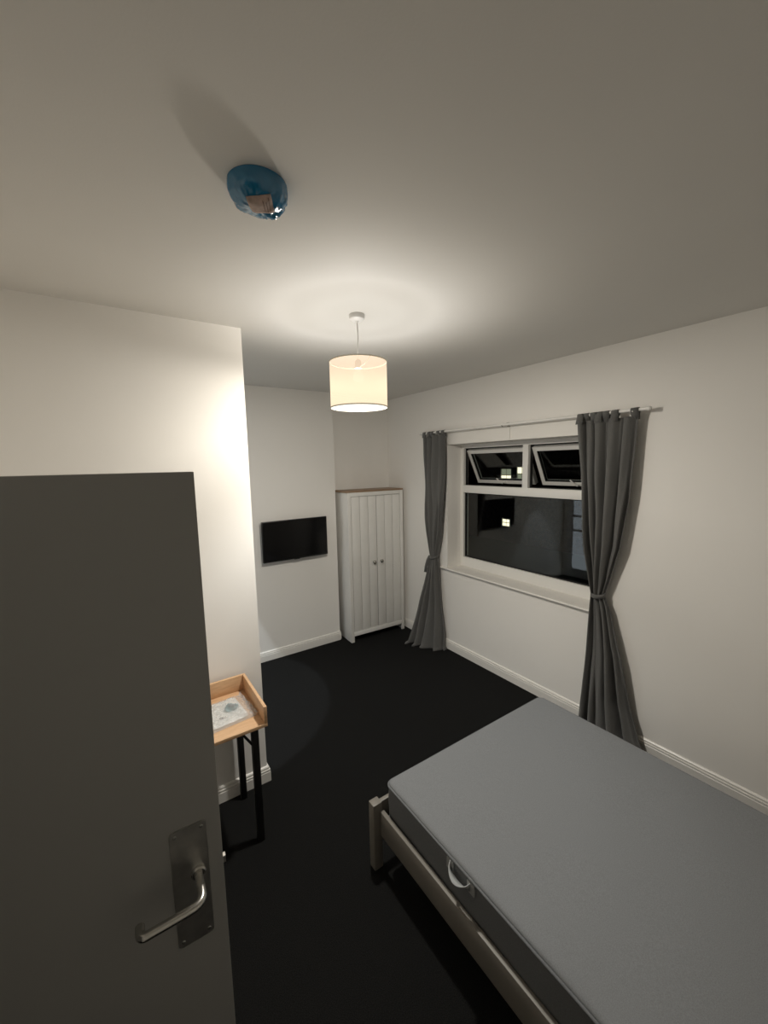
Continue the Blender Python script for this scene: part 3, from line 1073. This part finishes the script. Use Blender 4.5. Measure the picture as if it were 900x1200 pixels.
# creased paper label stuck to the bag
LN = Vector((-0.32 * 0.36 + 0.10, -0.95 * 0.36 + 0.02, -0.90)).normalized()
T1 = Vector((0.95, -0.32, 0)).normalized()
T1 = (T1 - LN * T1.dot(LN)).normalized()
T2 = LN.cross(T1)
ca_, sa_ = math.cos(R(12)), math.sin(R(12))
T1, T2 = ca_ * T1 + sa_ * T2, -sa_ * T1 + ca_ * T2
def on_label(u, v, lift=0.0):
    d = (LN * 0.062 + T1 * u + T2 * v).normalized()
    want = math.atan2(math.hypot(d.x, d.y), -d.z)
    lo, hi = 0.01, 0.9999
    for _ in range(24):
        mid = (lo + hi) / 2
        p = dome(math.atan2(d.y, d.x), mid)
        if math.atan2(math.hypot(p.x, p.y), -p.z) > want:
            lo = mid
        else:
            hi = mid
    return p + d * (0.0022 + 0.0008 * math.sin(u * 190 + v * 60) + lift)
bm = bmesh.new()
gr = [[bm.verts.new(on_label((i / 12 - 0.5) * 0.060, (j / 12 - 0.5) * 0.056)) for j in range(13)] for i in range(13)]
for i in range(12):
    for j in range(12):
        bm.faces.new((gr[i][j], gr[i + 1][j], gr[i + 1][j + 1], gr[i][j + 1]))
lb = obj('paper_label', bm, M_PAPER, al, True)
md = lb.modifiers.new('paper_thickness', 'SOLIDIFY')
md.thickness = 0.0006
for u0, v0, v1 in ((0.006, -0.020, 0.016), (0.013, -0.022, 0.010), (0.020, -0.018, 0.020)):
    bm = bmesh.new()
    rows = [[bm.verts.new(on_label(u0 + e, v0 + (v1 - v0) * j / 8, 0.0006)) for j in range(9)] for e in (0, 0.0022)]
    for j in range(8):
        bm.faces.new((rows[0][j], rows[1][j], rows[1][j + 1], rows[0][j + 1]))
    obj('print_line', bm, M_INK, lb)

# ------------------------------------------------------------------ open entrance door
EX, EY = 0.155, 0.987
DWD, DTH = 0.774, 0.044
door = bpy.data.objects.new('door_1', None)
COL.objects.link(door)
struct(door, 'dark grey flush entrance door standing open, with a steel lever handle', 'door')
door.location = (EX, EY, 0)
door.rotation_euler = (0, 0, R(-2))
bx('door_leaf', M_DOOR, door, -DWD, 0, 0, DTH, 0.008, 1.991, 0.0015)
pz0, pz1, px0, px1 = 0.835, 1.147, -0.113, -0.033
bm = slab(rrect(0.040, 0.156, 0.010, 4), 0, 0.0025)
bmesh.ops.rotate(bm, verts=bm.verts, matrix=Matrix.Rotation(math.pi / 2, 3, 'X'))
bmesh.ops.translate(bm, verts=bm.verts, vec=((px0 + px1) / 2, -0.0002, (pz0 + pz1) / 2))
plate = obj('handle_plate', bm, M_STEELP, door)
for sx in (px0 + 0.011, px1 - 0.011):
    for sz in (pz0 + 0.014, pz1 - 0.014):
        bm = bmesh.new()
        lathe(bm, [(0, 0.002), (0.0035, 0.0015), (0.0045, 0)], 12)
        bmesh.ops.rotate(bm, verts=bm.verts, matrix=Matrix.Rotation(math.pi / 2, 3, 'X'))
        bmesh.ops.translate(bm, verts=bm.verts, vec=(sx, -0.0028, sz))
        obj('screw', bm, M_SCREW, plate)
bm = bmesh.new()
hx, hz = -0.058, 1.018
rr = 0.0095
path = [(hx, -0.004, hz), (hx, -0.030, hz), (hx, -0.060, hz)]
for k in range(9):
    a = R(90 * k / 8)
    path.append((hx - 0.022 * (1 - math.cos(a)), -0.066 - 0.022 * math.sin(a), hz - 0.001 * k / 8))
path += [(hx - 0.05, -0.0885, hz - 0.002), (hx - 0.085, -0.0885, hz - 0.003), (hx - 0.112, -0.0885, hz - 0.004)]
for k in range(1, 7):
    a = R(90 * k / 6)
    path.append((hx - 0.112 - 0.012 * math.sin(a), -0.0885 + 0.012 * (1 - math.cos(a)), hz - 0.004))
path.append((hx - 0.124, -0.060, hz - 0.004))
tube(bm, path, rr, 14)
lev = sharp(obj('lever_handle', bm, M_STEEL, door), 40)
bm = bmesh.new()
lathe(bm, [(0.010, 0.0), (0.017, 0.0), (0.017, 0.006), (0.014, 0.009), (0.009, 0.009)], 24)
bmesh.ops.rotate(bm, verts=bm.verts, matrix=Matrix.Rotation(math.pi / 2, 3, 'X'))
bmesh.ops.translate(bm, verts=bm.verts, vec=(hx, -0.0028, hz))
sharp(obj('handle_rose', bm, M_STEEL, lev))
bm = bmesh.new()
box(bm, 0.0, 0.008, 0.014, 0.026, 0.990, 1.008)
obj('latch', bm, M_STEELP, door)

# ------------------------------------------------------------------ white panelled door in the recess (seen mirrored in the window)
d2 = bpy.data.objects.new('door_2', None)
COL.objects.link(d2)
struct(d2, 'white door with backlit frosted panes in the recess, mirrored in the window', 'door')
d2.location = (XR, 3.495, 0)
bx('door_leaf', M_DOORW, d2, 0.004, 0.030, -0.38, 0.38, 0.006, 1.98, 0.002)
for z0, z1 in ((0.16, 0.80), (0.84, 1.04), (1.08, 1.86)):
    g_ = bmesh.new()
    box(g_, 0.0302, 0.034, -0.27, 0.27, z0, z1)
    obj('frosted_pane', g_, M_FROST, d2)
for z in (0.15, 0.82, 1.06, 1.87):
    bx('glazing_bar', M_DOORW, d2, 0.0302, 0.040, -0.29, 0.29, z - 0.014, z + 0.014, 0.003)
for y in (-0.285, 0.285):
    bx('glazing_bar', M_DOORW, d2, 0.0302, 0.040, y - 0.014, y + 0.014, 0.164, 1.856, 0.003)
bm = bmesh.new()
tube(bm, [(0.030, -0.33, 1.0), (0.075, -0.33, 1.0), (0.080, -0.31, 1.0), (0.080, -0.22, 1.0)], 0.009, 10)
obj('lever_handle', bm, M_STEEL, d2, True)
for y0, y1, z1 in ((-0.45, -0.385, 2.05), (0.385, 0.45, 2.05)):
    bx('architrave', M_GLOSS, d2, 0.0005, 0.022, y0, y1, 0, z1, 0.003)
bx('architrave', M_GLOSS, d2, 0.0005, 0.022, -0.385, 0.385, 1.985, 2.05, 0.003)

# ------------------------------------------------------------------ outside: dark garden and a house with a few lit windows
GZ = -3.0
bm = bmesh.new()
box(bm, 4.0, 60, -25, 60, GZ - 0.2, GZ)
struct(obj('ground', bm, M_GROUND), 'dark ground outside the window at night', 'ground')
hs = thing('house', 'dark terraced house with lit windows seen through the window at night', 'house', (20.0, 16.0, GZ))
bx('house_wall', M_BRICK, hs, 0.2, 8, -9, 10, 0, 5.6, 0)
bm = bmesh.new()
pr = [(-0.2, 5.6), (8.4, 5.6), (4.1, 8.6)]
A = [bm.verts.new((x, -9.3, z)) for x, z in pr]
B = [bm.verts.new((x, 10.3, z)) for x, z in pr]
for i in range(3):
    bm.faces.new((A[i], A[(i + 1) % 3], B[(i + 1) % 3], B[i]))
bm.faces.new(A)
bm.faces.new(B[::-1])
obj('roof', bm, M_SLATE, hs)
def far_window(y, z, w, h, lit, rows=2):
    f = bmesh.new()
    t = 0.05
    for (a, b, c, d) in ((-w / 2 - t, -w / 2, -t, h + t), (w / 2, w / 2 + t, -t, h + t), (-w / 2, w / 2, -t, 0), (-w / 2, w / 2, h, h + t)):
        box(f, 0.13, 0.2, y + a, y + b, z + c, z + d)
    fo = obj('window', f, M_UPVC, hs)
    for r in range(rows):
        for c in range(2):
            p = bmesh.new()
            g2 = 0.04
            ww, hh = w / 2, h / rows
            box(p, 0.16, 0.18, y - w / 2 + c * ww + g2 / 2, y - w / 2 + (c + 1) * ww - g2 / 2, z + r * hh + g2 / 2, z + (r + 1) * hh - g2 / 2)
            obj('pane', p, lit[r], fo)
WINDOWS = ((0.27, 3.75, 0.75, 0.8, (M_LITWIN, M_LITWIN2)), (-0.85, 3.85, 0.6, 0.8, (M_LITWIN2, M_LITWIN)), (0.22, 0.98, 0.55, 0.45, (M_LITWIN, M_LITWIN)))
for a in WINDOWS:
    far_window(*a)
